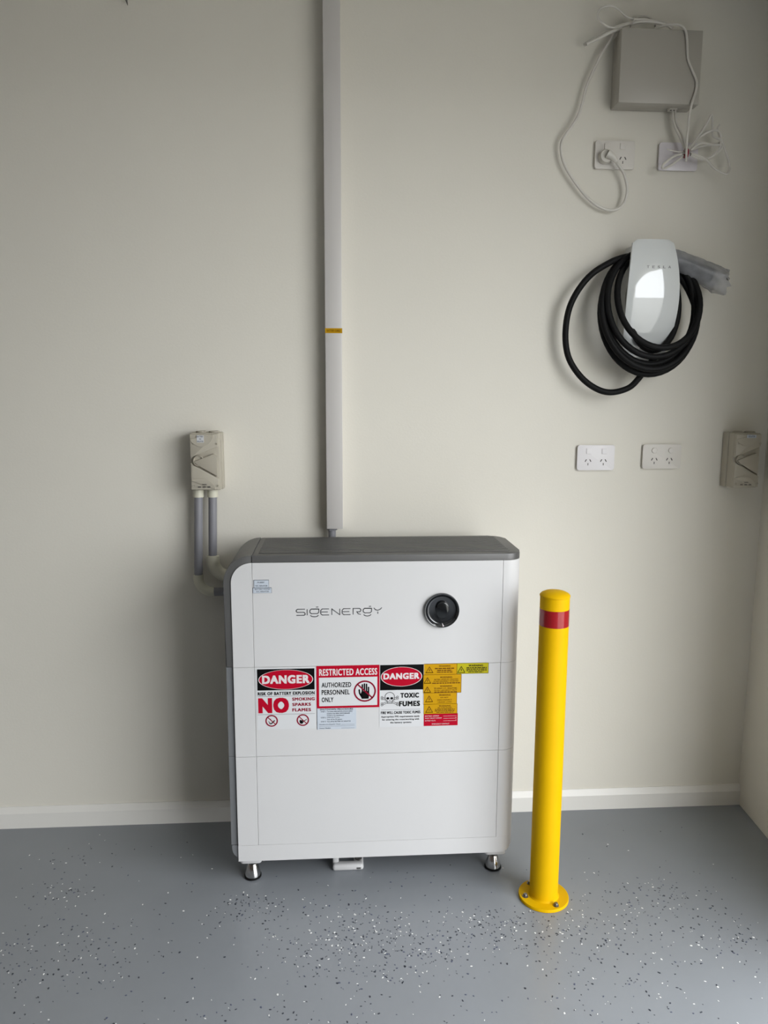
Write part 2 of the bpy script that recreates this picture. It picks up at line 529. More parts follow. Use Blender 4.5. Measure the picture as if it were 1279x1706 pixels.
# white anchor bracket under the plinth
br = bmesh.new()
add_box(br, 0.270, 0.288, -0.272, -0.20, 0.002, 0.080, bev=0.006, seg=2)
add_box(br, 0.270, 0.356, -0.284, -0.262, 0.0, 0.020, bev=0.007, seg=3)
add_box(br, 0.330, 0.357, -0.284, -0.20, 0.0, 0.017, bev=0.007, seg=3)
ab = obj('anchor_bracket', br, 'white', cab, smooth=True, label='white U-shaped anchor bracket under the plinth')
obj('bracket_screw', lathe(bmesh.new(), [(0.010, 0.018), (0.010, 0.021), (0.006, 0.024)], (0.343, -0.252, -0.001), n=16), 'bolt', ab, smooth=True)

# round isolator dial on the top module
KX, KZ = 0.557, 0.769
dial = obj('rotary_switch', lathe(bmesh.new(), [(0.0455, -0.002), (0.0455, 0.0075), (0.0445, 0.0090), (0.0428, 0.0089), (0.0422, 0.0085), (0.0372, 0.0028), (0.0366, 0.0022), (0.0358, 0.0018), (0.033, 0.0016), (0.006, 0.0008)], (KX, YF - 0.0002, KZ), 'Y', 64), 'knobring', ctl, smooth=True, label='round glossy black rotary switch')
bm = bmesh.new()
pts = []
for i in range(32):
    a = 2 * PI * i / 32
    u, v = 0.0165 * math.cos(a), 0.0235 * math.sin(a)
    u *= 1.0 + 0.30 * v / 0.0235
    pts.append((KX + 0.001 + u * math.cos(-0.12) - v * math.sin(-0.12), KZ + 0.001 + u * math.sin(-0.12) + v * math.cos(-0.12)))
add_prism(bm, pts, YF - 0.0004, YF - 0.0105, bev=0.004, seg=3)
dk = obj('switch_handle', bm, 'knobblk', ctl, smooth=True, label='glossy black teardrop handle')
obj('switch_pointer', add_flat(bmesh.new(), [(KX + 0.0005, KZ - 0.0315), (KX + 0.0025, KZ - 0.0415), (KX + 0.0060, KZ - 0.0410)], YF - 0.0094), 'pwhite', ctl)

# brand lettering: thin squared strokes
def brand():
    bm = bmesh.new()
    y, wd = YF - 0.0003, 0.0023
    X0, X1 = 0.183, 0.402
    def q(u): return X0 + (u - 100) / 1075 * (X1 - X0)
    zt, zb = 0.7765, 0.7605
    zm = (zt + zb) / 2
    def S_(a, b):
        a, b = q(a), q(b); r = 0.003
        stroke(bm, [(b, zt), (a + r, zt), (a, zt - r), (a, zm + r * .6), (a + r, zm), (b - r, zm), (b, zm - r), (b, zb + r * .6), (b - r, zb), (a, zb)], wd, y)
    def E_(a, b):
        a, b = q(a), q(b); r = 0.004
        stroke(bm, [(b, zt), (a + r, zt), (a, zt - r), (a, zb + r), (a + r, zb), (b, zb)], wd, y)
        stroke(bm, [(a, zm), (b - 0.003, zm)], wd, y)
    def g_(a, b):
        a, b = q(a), q(b); r = 0.0035
        lo_ = zb + 0.004
        stroke(bm, [(a + r, zt), (b, zt), (b, lo_ + r), (b - r, lo_), (a + r, lo_), (a, lo_ + r), (a, zt - r), (a + r, zt), (b, zt)], wd, y)
        stroke(bm, [((a + b) / 2 + 0.004, zt + 0.0050), (b - 0.001, zt + 0.0054)], wd, y)
        stroke(bm, [(a + 0.001, zb - 0.0005), (a + 0.005, zb - 0.0035), ((a + b) / 2, zb - 0.0045), (b - 0.005, zb - 0.0035), (b - 0.001, zb - 0.0005)], wd, y)
    S_(100, 210)
    stroke(bm, [(q(236), zt), (q(236), zb)], wd, y)
    g_(270, 382); E_(405, 510)
    a, b = q(545), q(645)
    stroke(bm, [(a, zb), (a, zt), (b, zb), (b, zt)], wd, y)
    E_(675, 780)
    a, b = q(813), q(910)
    stroke(bm, [(a, zb), (a, zt), (b - 0.003, zt), (b, zt - 0.003), (b, zm + 0.002), (b - 0.003, zm - 0.001), (a + 0.008, zm - 0.001)], wd, y)
    stroke(bm, [(b - 0.010, zm - 0.001), (b - 0.007, zb + 0.002), (b, zb)], wd, y)
    g_(940, 1045)
    a, b = q(1075), q(1175)
    stroke(bm, [(a, zt + 0.001), (a + 0.004, zt - 0.004), ((a + b) / 2, zt - 0.0055), (b - 0.004, zt - 0.003), (b, zt + 0.0015)], wd, y)
    stroke(bm, [((a + b) / 2, zm - 0.001), ((a + b) / 2, zb + 0.001)], wd, y)
    return bm
obj('brand_lettering', brand(), 'logo', ctl)

# ---- stickers: thin sheets on the front, print on top of each
def sheet(name, x0, x1, z0, z1, mt, label, lift=0.0, parent=None):
    return obj(name, box(x0, x1, YF - 0.0005 - lift, YF + 0.001, z0, z1), mt, parent or cab, label=label)
YP = YF - 0.0007
def P(i): return YP - 0.00012 * i

# danger: battery explosion
d1 = sheet('danger_sign', 0.077, 0.229, 0.4535, 0.6215, 'swhite', 'white sign reading danger, risk of battery explosion, no smoking, sparks, flames')
flat('black_banner', rect(0.080, 0.2275, 0.561, 0.6185), P(0), 'blk', d1)
flat('red_oval', circ(0.1535, 0.5895, 0.0695, 0.0262, 48), P(1), 'sred', d1)
obj('oval_outline', ring(bmesh.new(), 0.1535, 0.5895, 0.0685, 0.0705, P(2), 60, 0.377), 'pwhite', d1)
text('lettering', [('DANGER', 0.0925, 0.2145, 0.5785, 0.6015)], P(3), 'pwhite', d1, 0.048)
text('lettering', [('RISK OF BATTERY EXPLOSION', 0.0805, 0.2275, 0.5475, 0.5565)], P(0), 'blk', d1, 0.046)
text('lettering', [('NO', 0.0812, 0.1605, 0.4985, 0.5405)], P(0), 'sred', d1, 0.06)
text('lettering', [('SMOKING', 0.1690, 0.2275, 0.5312, 0.5400), ('SPARKS', 0.1690, 0.2175, 0.5165, 0.5252), ('FLAMES', 0.1690, 0.2175, 0.5015, 0.5105)], P(0), 'dred', d1, 0.042)
bm = bmesh.new()
add_flat(bm, rect(0.080, 0.2275, 0.5440, 0.5448), P(0)); add_flat(bm, rect(0.080, 0.2275, 0.4945, 0.4953), P(0))
obj('divider_line', bm, 'pgrey', d1)
for cx, cz, kind in ((0.1150, 0.4775, 0), (0.1960, 0.4775, 1)):
    bm = bmesh.new()
    if kind == 0:
        stroke(bm, [(cx - 0.006, cz - 0.007), (cx - 0.0015, cz - 0.0085)], 0.0028, P(0)); stroke(bm, [(cx - 0.0015, cz - 0.0085), (cx + 0.008, cz + 0.001)], 0.0030, P(0))
        stroke(bm, [(cx - 0.008, cz - 0.001), (cx - 0.006, cz - 0.0045), (cx - 0.004, cz - 0.006)], 0.0016, P(0)); stroke(bm, [(cx - 0.002, cz + 0.006), (cx - 0.003, cz + 0.002)], 0.0014, P(0))
    else:
        add_flat(bm, [(cx - 0.008, cz - 0.009), (cx - 0.009, cz - 0.002), (cx - 0.006, cz + 0.002), (cx - 0.004, cz - 0.001), (cx - 0.001, cz + 0.001), (cx + 0.000, cz - 0.004), (cx + 0.003, cz - 0.004), (cx - 0.002, cz - 0.0105)], P(0))
        stroke(bm, [(cx - 0.001, cz - 0.005), (cx + 0.010, cz + 0.002)], 0.0018, P(0))
    obj('pictogram', bm, 'blk', d1)
    bm = ring(bmesh.new(), cx, cz, 0.0128, 0.0162, P(1))
    stroke(bm, [(cx - 0.0102, cz + 0.0102), (cx + 0.0102, cz - 0.0102)], 0.0024, P(1))
    obj('prohibition_ring', bm, 'dred', d1)

# restricted access
d2 = sheet('restricted_access_sign', 0.2325, 0.3965, 0.5085, 0.6240, 'sred', 'red-bordered sign reading restricted access, authorized personnel only', 0.0002)
text('lettering', [('RESTRICTED ACCESS', 0.2395, 0.3905, 0.5975, 0.6160)], P(2), 'pwhite', d2, 0.028)
flat('white_field', rect(0.2390, 0.3908, 0.5145, 0.5925), P(2), 'swhite', d2)
text('lettering', [('AUTHORIZED', 0.2455, 0.3225, 0.5655, 0.5790), ('PERSONNEL', 0.2455, 0.3185, 0.5455, 0.5590), ('ONLY', 0.2455, 0.2760, 0.5255, 0.5385)], P(3), 'blk', d2, 0.025)
hx, hz = 0.3585, 0.5535
bm = bmesh.new()
add_flat(bm, [(hx - 0.0125, hz - 0.010), (hx - 0.0085, hz - 0.021), (hx + 0.0095, hz - 0.021), (hx + 0.0115, hz - 0.006), (hx + 0.0105, hz + 0.0), (hx - 0.0085, hz + 0.0)], P(3))
for fx, zt_ in ((-0.0068, 0.0195), (-0.0014, 0.0215), (0.0040, 0.0205), (0.0093, 0.0120)):
    stroke(bm, [(hx + fx, hz - 0.002), (hx + fx, hz + zt_ - 0.002)], 0.0040, P(3)); add_flat(bm, circ(hx + fx, hz + zt_ - 0.002, 0.002, n=10), P(3))
stroke(bm, [(hx - 0.0150, hz + 0.0035), (hx - 0.0140, hz - 0.006), (hx - 0.0090, hz - 0.015)], 0.0042, P(3)); add_flat(bm, circ(hx - 0.0150, hz + 0.0035, 0.0021, n=10), P(3))
obj('hand_pictogram', bm, 'blk', d2)
bm = ring(bmesh.new(), hx - 0.0005, hz, 0.0250, 0.0292, P(4), 48)
stroke(bm, [(hx - 0.0190, hz + 0.0185), (hx + 0.0190, hz - 0.0185)], 0.0038, P(4))
obj('prohibition_ring', bm, 'dred', d2)

# shutdown procedure
d3 = sheet('shutdown_label', 0.2325, 0.3355, 0.4500, 0.5120, 'sblue', 'small pale blue shutdown procedure label', -0.0001)
text('lettering', [('SHUTDOWN PROCEDURE', 0.2405, 0.3275, 0.5030, 0.5078)], P(0), 'pgrey', d3, 0.03)
rows = [('STEP 1', 0.2430, 0.2560, 0.4990), ('Turn off the MAIN SWITCH of SOLAR SUPPLY', 0.2590, 0.3260, 0.4990), ('located at the MAIN SWITCHBOARD', 0.2590, 0.3190, 0.4935), ('located in the switchboard', 0.2590, 0.3030, 0.4882),
        ('STEP 2', 0.2430, 0.2560, 0.4825), ('Isolate the PV array', 0.2590, 0.2920, 0.4825), ('Turn off the PV isolator', 0.2590, 0.2990, 0.4772), ('STEP 3', 0.2430, 0.2560, 0.4715), ('Turn off the BATTERY DC ISOLATOR', 0.2590, 0.3210, 0.4715),
        ('Manufacturer/Supplier Name', 0.2385, 0.2940, 0.4635), ('Contact Number', 0.2385, 0.2690, 0.4535)]
text('lettering', [(s, a, b, z - 0.0014, z + 0.0018) for s, a, b, z in rows], P(0), 'pgrey', d3, 0.02)
bm = bmesh.new()
for a, b, z in ((0.296, 0.331, 0.4625), (0.2385, 0.331, 0.4585), (0.296, 0.331, 0.4525)):
    add_flat(bm, rect(a, b, z, z + 0.0005), P(0))
add_flat(bm, rect(0.2325, 0.2338, 0.4500, 0.5120), P(0))
obj('ruled_line', bm, 'pgrey', d3)

# toxic fumes
d4 = sheet('toxic_fumes_sign', 0.3965, 0.5130, 0.4520, 0.6250, 'swhite', 'white sign with skull reading danger, toxic fumes', 0.0001)
flat('black_banner', rect(0.3980, 0.5120, 0.5545, 0.6235), P(1), 'blk', d4)
flat('red_oval', circ(0.4540, 0.5910, 0.0530, 0.0262, 48), P(2), 'sred', d4)
obj('oval_outline', ring(bmesh.new(), 0.4540, 0.5910, 0.0522, 0.0542, P(3), 60, 0.495), 'pwhite', d4)
text('lettering', [('DANGER', 0.4065, 0.5010, 0.5840, 0.6010)], P(4), 'pwhite', d4, 0.048)
text('lettering', [('TOXIC', 0.4515, 0.5005, 0.5325, 0.5460), ('FUMES', 0.4480, 0.5035, 0.5090, 0.5235)], P(1), 'blk', d4, 0.048)
flat('divider_line', rect(0.4010, 0.5040, 0.4998, 0.5005), P(1), 'pgrey', d4)
text('lettering', [('FIRE WILL CAUSE TOXIC FUMES', 0.4005, 0.5045, 0.4885, 0.4960)], P(1), 'blk', d4, 0.04)
text('lettering', [('Appropriate PPE requirements apply', 0.4010, 0.5025, 0.4775, 0.4835), ('for entering the room/working with', 0.4035, 0.5015, 0.4695, 0.4752), ('the battery systems', 0.4250, 0.4810, 0.4610, 0.4670)], P(1), 'blk', d4, 0.03)
sx, sz = 0.4235, 0.5325
bm = bmesh.new()
for s in (-1, 1):      # crossbones outlines
    for o_ in (-0.0022, 0.0022):
        stroke(bm, [(sx - 0.019, sz - s * 0.0085 - 0.008 + o_), (sx + 0.019, sz + s * 0.0085 - 0.008 + o_)], 0.0012, P(1))
    for e in (-1, 1):
        ex, ez = sx + e * 0.0205, sz + s * e * 0.0088 - 0.008
        ring(bm, ex, ez + 0.0022, 0.0017, 0.0029, P(1), 12); ring(bm, ex, ez - 0.0022, 0.0017, 0.0029, P(1), 12)
obj('crossbones', bm, 'blk', d4)
bm = bmesh.new()
add_flat(bm, [(sx + 0.0125 * math.cos(a), sz + 0.0035 + 0.0125 * math.sin(a)) for a in [i / 16 * PI for i in range(17)]] + [(sx - 0.0115, sz - 0.004), (sx - 0.0065, sz - 0.007), (sx - 0.006, sz - 0.014), (sx + 0.006, sz - 0.014), (sx + 0.0065, sz - 0.007), (sx + 0.0115, sz - 0.004)], P(2))
obj('skull', bm, 'swhite', d4)
bm = bmesh.new()
ol = [(sx + 0.0125 * math.cos(a), sz + 0.0035 + 0.0125 * math.sin(a)) for a in [i / 16 * PI for i in range(17)]] + [(sx - 0.0115, sz - 0.004), (sx - 0.0065, sz - 0.007), (sx - 0.006, sz - 0.014), (sx + 0.006, sz - 0.014), (sx + 0.0065, sz - 0.007), (sx + 0.0115, sz - 0.004)]
stroke(bm, ol + ol[:2], 0.0014, P(3))
for e in (-1, 1):
    add_flat(bm, circ(sx + e * 0.0052, sz - 0.0005, 0.0040, 0.0034, 14), P(3))
add_flat(bm, [(sx, sz - 0.0030), (sx - 0.0015, sz - 0.0065), (sx + 0.0015, sz - 0.0065)], P(3))
for k in range(-2, 3):
    stroke(bm, [(sx + k * 0.0022, sz - 0.0085), (sx + k * 0.0022, sz - 0.0125)], 0.0006, P(3))
stroke(bm, [(sx - 0.005, sz - 0.0085), (sx + 0.005, sz - 0.0085)], 0.0006, P(3))
obj('skull_features', bm, 'blk', d4)

# yellow and orange warning labels
def warn_tri(parent, cx, cz, w, lvl, mt, wd=0.0016, flame=False):
    h = w * 0.86
    bm = bmesh.new()
    a, b, c = (cx - w / 2, cz - h / 2), (cx + w / 2, cz - h / 2), (cx, cz + h / 2)
    stroke(bm, [a, b, c, a, b], wd, P(lvl))
    k = w / 0.02
    if flame:
        for o_ in (-0.0022, 0.0008, 0.0030):
            stroke(bm, [(cx + o_ * k, cz - 0.005 * k), (cx + (o_ - 0.001) * k, cz - 0.002 * k), (cx + o_ * k, cz + 0.0015 * k)], 0.0009 * k, P(lvl))
    else:
        add_flat(bm, [(cx + 0.0012 * k, cz + 0.0045 * k), (cx - 0.0024 * k, cz - 0.0020 * k), (cx - 0.0002 * k, cz - 0.0014 * k), (cx - 0.0010 * k, cz - 0.0068 * k), (cx + 0.0024 * k, cz - 0.0004 * k), (cx + 0.0004 * k, cz - 0.0008 * k)], P(lvl))
    obj('warning_triangle', bm, mt, parent)
rnd = random.Random(5)
def warn(x0, x1, z0, z1, mt, label, lift, lvl, rows, tri, pm='brown', flame=False, trim=0.0):
    d = sheet('warning_label', x0, x1, z0, z1, mt, label, lift)
    warn_tri(d, *tri, lvl, pm, flame=flame)
    bm = bmesh.new()
    for r in rows:
        if r[0]:
            add_text(bm, *r, P(lvl), 0.035 if r[0] == 'WARNING' else 0.02)
        else:
            word_bars(bm, *r[1:], P(lvl), rnd)
    obj('lettering', bm, pm, d)
    bm = bmesh.new()       # thin printed border
    stroke(bm, [(x0, z1), (x0, z0), (x1, z0), (x1, z1), (x0, z1)], 0.0008, P(lvl), caps=False)
    obj('printed_border', bm, pm, d)
    return d
warn(0.5120, 0.6000, 0.5945, 0.6235, 'orange', 'top orange warning label with triangle', 0.0, 0,
     [('WARNING', 0.5520, 0.5830, 0.6155, 0.6193), (None, 0.5415, 0.5925, 0.6095, 0.6125), (None, 0.5480, 0.5870, 0.6042, 0.6072), (None, 0.5470, 0.5890, 0.5995, 0.6020)], (0.5275, 0.6080, 0.0185))
warn(0.6000, 0.6835, 0.5955, 0.6240, 'ylab', 'lemon yellow warning label', 0.0, 0,
     [('WARNING', 0.6305, 0.6690, 0.6145, 0.6200), (None, 0.6250, 0.6790, 0.6100, 0.6124), (None, 0.6250, 0.6790, 0.6062, 0.6084), (None, 0.6250, 0.6790, 0.6025, 0.6045), (None, 0.6300, 0.6700, 0.5985, 0.6005)], (0.6115, 0.6070, 0.0190), 'blk')
dd = warn(0.5115, 0.6120, 0.5440, 0.5945, 'orange', 'wide double orange warning label about isolators', 0.0003, 3,
     [('WARNING', 0.5555, 0.5880, 0.5850, 0.5890), ('BATTERY SYSTEM D.C. ISOLATORS', 0.5405, 0.6035, 0.5795, 0.5828), ('DO NOT DISCONNECT THE BATTERY', 0.5385, 0.6050, 0.5745, 0.5776), (None, 0.5350, 0.6090, 0.5695, 0.5722),
      ('WARNING', 0.5555, 0.5880, 0.5605, 0.5645), ('PV ARRAY D.C. ISOLATORS', 0.5410, 0.6010, 0.5545, 0.5585), ('DO NOT DISCONNECT THE PV', 0.5410, 0.6010, 0.5497, 0.5527), (None, 0.5410, 0.6010, 0.5450, 0.5475)], (0.5225, 0.5790, 0.0175))
warn_tri(dd, 0.5225, 0.5535, 0.0175, 3, 'brown')
warn(0.5120, 0.6010, 0.5130, 0.5440, 'orange', 'orange warning label reading do not disconnect under load', 0.0, 0,
     [('WARNING', 0.5535, 0.5845, 0.5355, 0.5398), ('DO NOT', 0.5575, 0.5790, 0.5290, 0.5325), ('DISCONNECT', 0.5495, 0.5880, 0.5225, 0.5260), ('UNDER LOAD', 0.5510, 0.5875, 0.5165, 0.5198)], (0.5275, 0.5280, 0.0190))
warn(0.5135, 0.6025, 0.4860, 0.5130, 'orange', 'orange warning label with heat waves triangle', 0.0, 0,
     [('WARNING', 0.5535, 0.5850, 0.5055, 0.5095), ('ARC FLASH HAZARD', 0.5500, 0.5880, 0.5010, 0.5040), (None, 0.5430, 0.5960, 0.4970, 0.4992), (None, 0.5430, 0.5960, 0.4928, 0.4952), (None, 0.5470, 0.5930, 0.4888, 0.4908)], (0.5280, 0.4985, 0.0185), flame=True)
d9 = sheet('battery_data_label', 0.5140, 0.6045, 0.4525, 0.4860, 'sred', 'small red battery system label below the orange ones')
text('lettering', [('BATTERY SYSTEM', 0.5175, 0.5540, 0.4785, 0.4815), ('SHORT CIRCUIT CURRENT', 0.5175, 0.5620, 0.4725, 0.4755), ('BATTERY VOLTS', 0.5175, 0.5450, 0.4655, 0.4685), ('EMERGENCY CONTACT', 0.5360, 0.5820, 0.4560, 0.4592)], P(0), 'pwhite', d9, 0.01)
bm = bmesh.new()
for z in (0.4788, 0.4722, 0.4655):
    add_flat(bm, rect(0.5660, 0.6010, z, z + 0.0006), P(0))
add_text(bm, 'A', 0.5985, 0.6008, 0.4732, 0.4760, P(0)); add_text(bm, 'V', 0.5985, 0.6008, 0.4665, 0.4693, P(0))
obj('ruled_line', bm, 'pwhite', d9)
# two little labels at the top left
for nm, x0, x1, z0, z1, rows in (('isolator_label', 0.0775, 0.1150, 0.8345, 0.8545, [('PV ARRAY', 0.0865, 0.1040, 0.8465, 0.8505), ('D.C. ISOLATOR', 0.0815, 0.1115, 0.8375, 0.8415)]),
                                 ('isolator_label', 0.0745, 0.1215, 0.8205, 0.8345, [('BATTERY SYSTEM', 0.0795, 0.1175, 0.8290, 0.8325), ('D.C. ISOLATOR', 0.0835, 0.1145, 0.8228, 0.8265)])):
    d = sheet(nm, x0, x1, z0, z1, 'sblue', 'tiny pale label reading ' + rows[0][0].lower() + ' isolator')
    text('lettering', rows, P(0), 'pgrey', d, 0.02)
    bm = stroke(bmesh.new(), [(x1, z1), (x0, z1), (x0, z0)], 0.0012, P(0))
    stroke(bm, [(x1, z1), (x1, z0)], 0.0006, P(0)); stroke(bm, [(x0, z0), (x1, z0)], 0.0003, P(0))
    obj('printed_border', bm, 'pgrey', d)

# ------------------------------------------------------------------ bollard
BX, BY = 0.830, -0.424
bo = thing('bollard', (BX, BY, 0), 'yellow steel safety bollard with red reflective band in front of the cabinet', 'bollard')
fl_ = obj('base_flange', lathe(bmesh.new(), [(0.0645, 0.0), (0.0655, 0.001), (0.0655, 0.007), (0.0645, 0.0085), (0.037, 0.0085)], (BX, BY, 0), n=56), 'yellow', bo, smooth=True)
obj('post', lathe(bmesh.new(), [(0.0400, 0.0085), (0.0375, 0.012), (0.0370, 0.015), (0.0365, 0.821), (0.036, 0.8235)], (BX, BY, 0), n=48), 'yellow', bo, smooth=True)
obj('reflective_band', lathe(bmesh.new(), [(0.0366, 0.750), (0.0369, 0.7502), (0.0369, 0.7928), (0.0366, 0.793)], (BX, BY, 0), n=48), 'red', bo, smooth=True, label='shiny red reflective band')
obj('domed_cap', lathe(bmesh.new(), [(0.0360, 0.8230), (0.0376, 0.8240), (0.0376, 0.8270), (0.034, 0.8310), (0.026, 0.8350), (0.014, 0.8380), (0.003, 0.8390)], (BX, BY, 0), n=48), 'yellow', bo, smooth=True)
for ang in (188, 292, 55, 120):
    bx, by = BX + 0.0515 * math.cos(math.radians(ang)), BY + 0.0515 * math.sin(math.radians(ang))
    bt = obj('anchor_bolt', lathe(bmesh.new(), [(0.0078, 0.0085), (0.0078, 0.0098), (0.0055, 0.0100), (0.0055, 0.0145), (0.0045, 0.0160), (0.001, 0.0165)], (bx, by, 0), n=14), 'bolt', bo, smooth=True)

# ------------------------------------------------------------------ rotary isolators
def isolator(cx, zb, label, sticker_rows, sq):
    w, h, dp = 0.080, 0.162, 0.076
    x0, x1, z1 = cx - w / 2, cx + w / 2, zb + h
    t = thing('isolator_switch', (cx, 0, zb), label, 'isolator', 'weatherproof isolators on the back wall')
    obj('back_box', box(x0 - 0.002, x1 + 0.004, -0.034, -0.0002, zb - 0.001, z1 + 0.001, bev=0.003), 'cream', t, smooth=True)
    obj('cover', prism(rrect(x0, x1, zb, z1, 0.003, 3), -0.0352, -dp + 0.012, bev=0.002), 'cream', t, smooth=True)
    yb, yf = -dp + 0.0125, -dp
    zc = zb + h * 0.52
    xp = x0 + 0.022
    # raised face left of and around the wedge-shaped lever recess
    face_up = [(x0 + 0.001, zc + 0.006), (x0 + 0.008, zc + 0.0145), (xp, zc + 0.017), (x1 - 0.004, zc + 0.040), (x1 - 0.004, z1 - 0.003), (x0 + 0.001, z1 - 0.003)]
    face_lo = [(x0 + 0.001, zb + 0.003), (x1 - 0.004, zb + 0.003), (x1 - 0.004, zc - 0.050), (xp, zc - 0.019), (x0 + 0.008, zc - 0.0145), (x0 + 0.001, zc - 0.006)]
    obj('face_plate', prism(face_up, yb, yf, bev=0.0015), 'cream', t, smooth=True)
    obj('face_plate', prism(face_lo, yb, yf, bev=0.0015), 'cream', t, smooth=True)
    # round screw bosses cut off by the top and bottom edge
    cu = (x0 + 0.032, z1 - 0.003)
    obj('screw_boss', prism(circ(cu[0], cu[1], 0.034, 0.034, 20, PI + 0.42, 2 * PI), yf + 0.001, yf - 0.0022, bev=0.001), 'cream', t, smooth=True)
    cl = (x0 + 0.026, zb + 0.003)
    obj('screw_boss', prism(circ(cl[0], cl[1], 0.042, 0.032, 20, 0, PI - 0.9), yf + 0.001, yf - 0.0022, bev=0.001), 'cream', t, smooth=True)
    # lever: disc and wedge grip
    obj('dial_disc', lathe(bmesh.new(), [(0.0158, 0.0), (0.0158, 0.009), (0.0145, 0.0105), (0.0132, 0.0105), (0.012, 0.007), (0.002, 0.007)], (xp, yb + 0.0005, zc), 'Y', 28), 'cream2', t, smooth=True)
    lever = [(xp - 0.013, zc - 0.002), (xp - 0.004, zc - 0.012), (x1 - 0.006, zc - 0.044), (x1 - 0.006, zc + 0.012), (x1 - 0.016, zc + 0.0195)]
    obj('lever', prism(lever, yb + 0.0005, yf + 0.0015, bev=0.002), 'cream2', t, smooth=True)
    for sx_, sz_ in ((x1 - 0.007, z1 - 0.030), (x1 - 0.007, zb + 0.014), (x0 + 0.008, zb + 0.014), (x0 + 0.008, z1 - 0.030)):
        obj('cover_screw', lathe(bmesh.new(), [(0.0035, 0.0), (0.0035, 0.0012), (0.001, 0.0006)], (sx_, yf + 0.0006, sz_), 'Y', 12), 'cream2', t, smooth=True)
    # two blank plugs on top
    for px in (cx - 0.014, cx + 0.022):
        obj('knockout_plug', lathe(bmesh.new(), [(0.0150, 0.0), (0.0150, 0.0035), (0.0125, 0.0045), (0.0120, 0.0025), (0.001, 0.0025)], (px, -0.034, z1 + 0.0005), n=22), 'cream2', t, smooth=True)
    # maker's print at the foot
    bm = bmesh.new()
    add_flat(bm, rect(cx - 0.008, cx + 0.004, zb + 0.0165, zb + 0.0190), yf - 0.0026)
    for k in range(3):
        add_flat(bm, rect(cx - 0.020 + k * 0.013, cx - 0.012 + k * 0.013, zb + 0.009, zb + 0.0125), yf - 0.0026)
    obj('printed_rating', bm, 'bolt', t)
    if sq:
        a, b, c, d = x0 + 0.0205, x0 + 0.0400, z1 - 0.0260, z1 - 0.0060
    else:
        a, b, c, d = x0 + 0.030, x0 + 0.058, z1 - 0.0135, z1 - 0.0045
    st = obj('sticker', box(a, b, yf - 0.0030, yf - 0.0020, c, d), 'swhite' if sq else 'sblue', t, label='small white sticker')
    bm = bmesh.new()
    n = len(sticker_rows)
    hh = (d - c) / n
    for i, (s, fr) in enumerate(sticker_rows):
        zc_ = d - hh * (i + 0.5)
        mid, half = (a + b) / 2, (b - a) / 2 * fr
        add_text(bm, s, mid - half, mid + half, zc_ - hh * 0.30, zc_ + hh * 0.30, yf - 0.0032, 0.02)
    obj('lettering', bm, 'pgrey', st)
    return t
isolator(-0.0815, 1.050, 'cream rotary isolator above two grey conduits, left of the white duct', [('BATTERY', 0.88), ('DC', 0.3), ('ISOLATOR', 0.88)], True)
isolator(1.5000, 1.050, 'cream rotary isolator beside the right corner, no conduit below', [('ISOLATOR', 0.7)], False)

# ------------------------------------------------------------------ conduits
def conduit(xt, xb, z_top, z_el, z_h, y, label, big):
    t = thing('conduit_pipe', (xt, y, z_h), label, 'conduit', 'grey conduits beside the cabinet')
    r = 0.0122
    obj('pipe', tube(bmesh.new(), [(xt, y, z_top), (xb, y, z_el)], r, n=20, per=1), 'pvc', t, smooth=True)
    obj('top_adaptor', tube(bmesh.new(), [(xt, y, z_top + 0.022), (xt, y, z_top - 0.001)], r + 0.003, n=22, per=1), 'fit', t, smooth=True, label='cream adaptor')
    R = z_el - z_h
    pts = [(xb, y, z_el + 0.012)] + [(xb + R - R * math.cos(a), y, z_el - R * math.sin(a)) for a in [i / 8 * PI / 2 for i in range(9)]]
    pts.append((xb + R + (0.030 if big else 0.004), y, z_h))
    e = obj('elbow', tube(bmesh.new(), pts, r + (0.0065 if big else 0.0025), n=22, per=2), 'fit', t, smooth=True, label='cream elbow')
    if big:
        obj('elbow_collar', tube(bmesh.new(), [(xb, y, z_el + 0.014), (xb, y, z_el - 0.004)], r + 0.0035, n=22, per=1), 'fit', t, smooth=True)
        obj('elbow_collar', tube(bmesh.new(), [(xb + R + 0.004, y, z_h), (xb + R + 0.030, y, z_h)], r + 0.009, n=22, per=1), 'fit', t, smooth=True)
    obj('outlet_pipe', tube(bmesh.new(), [(pts[-1][0] - 0.003, y, z_h), (0.06, y, z_h)], r, n=20, per=1), 'pvc', t, smooth=True)
conduit(-0.1085, -0.1165, 1.0285, 0.7870, 0.7465, -0.040, 'left grey conduit from isolator, with low cream elbow', False)
conduit(-0.0680, -0.0735, 1.0285, 0.8420, 0.7925, -0.040, 'right grey conduit from isolator, with higher fat cream elbow', True)

# ------------------------------------------------------------------ white duct and stub
du = thing('cable_duct', (0.283, 0, 0.932), 'tall white plastic cable duct running up the back wall', 'duct')
obj('duct_body', box(0.2600, 0.3055, -0.046, -0.0002, 0.932, CEIL - 0.002), 'duct', du)
obj('duct_cover', box(0.2592, 0.3062, -0.0505, -0.0440, 0.9325, CEIL - 0.002, bev=0.0015), 'duct', du, smooth=True)
yl = obj('warning_strip', box(0.2590, 0.3070, -0.0512, -0.0400, 1.4905, 1.5040), 'orange', du, label='small amber warning strip')
text('lettering', [('BATTERY CABLE', 0.2640, 0.3020, 1.4945, 1.5000)], -0.0516, 'brown', yl, 0.01)
st = thing('conduit_stub', (0.274, -0.03, 0.70), 'short grey conduit between white duct and cabinet top', 'conduit')
obj('pipe', tube(bmesh.new(), [(0.2745, -0.028, 0.70), (0.2745, -0.028, 0.9345)], 0.0112, n=20, per=1), 'pvc', st, smooth=True)
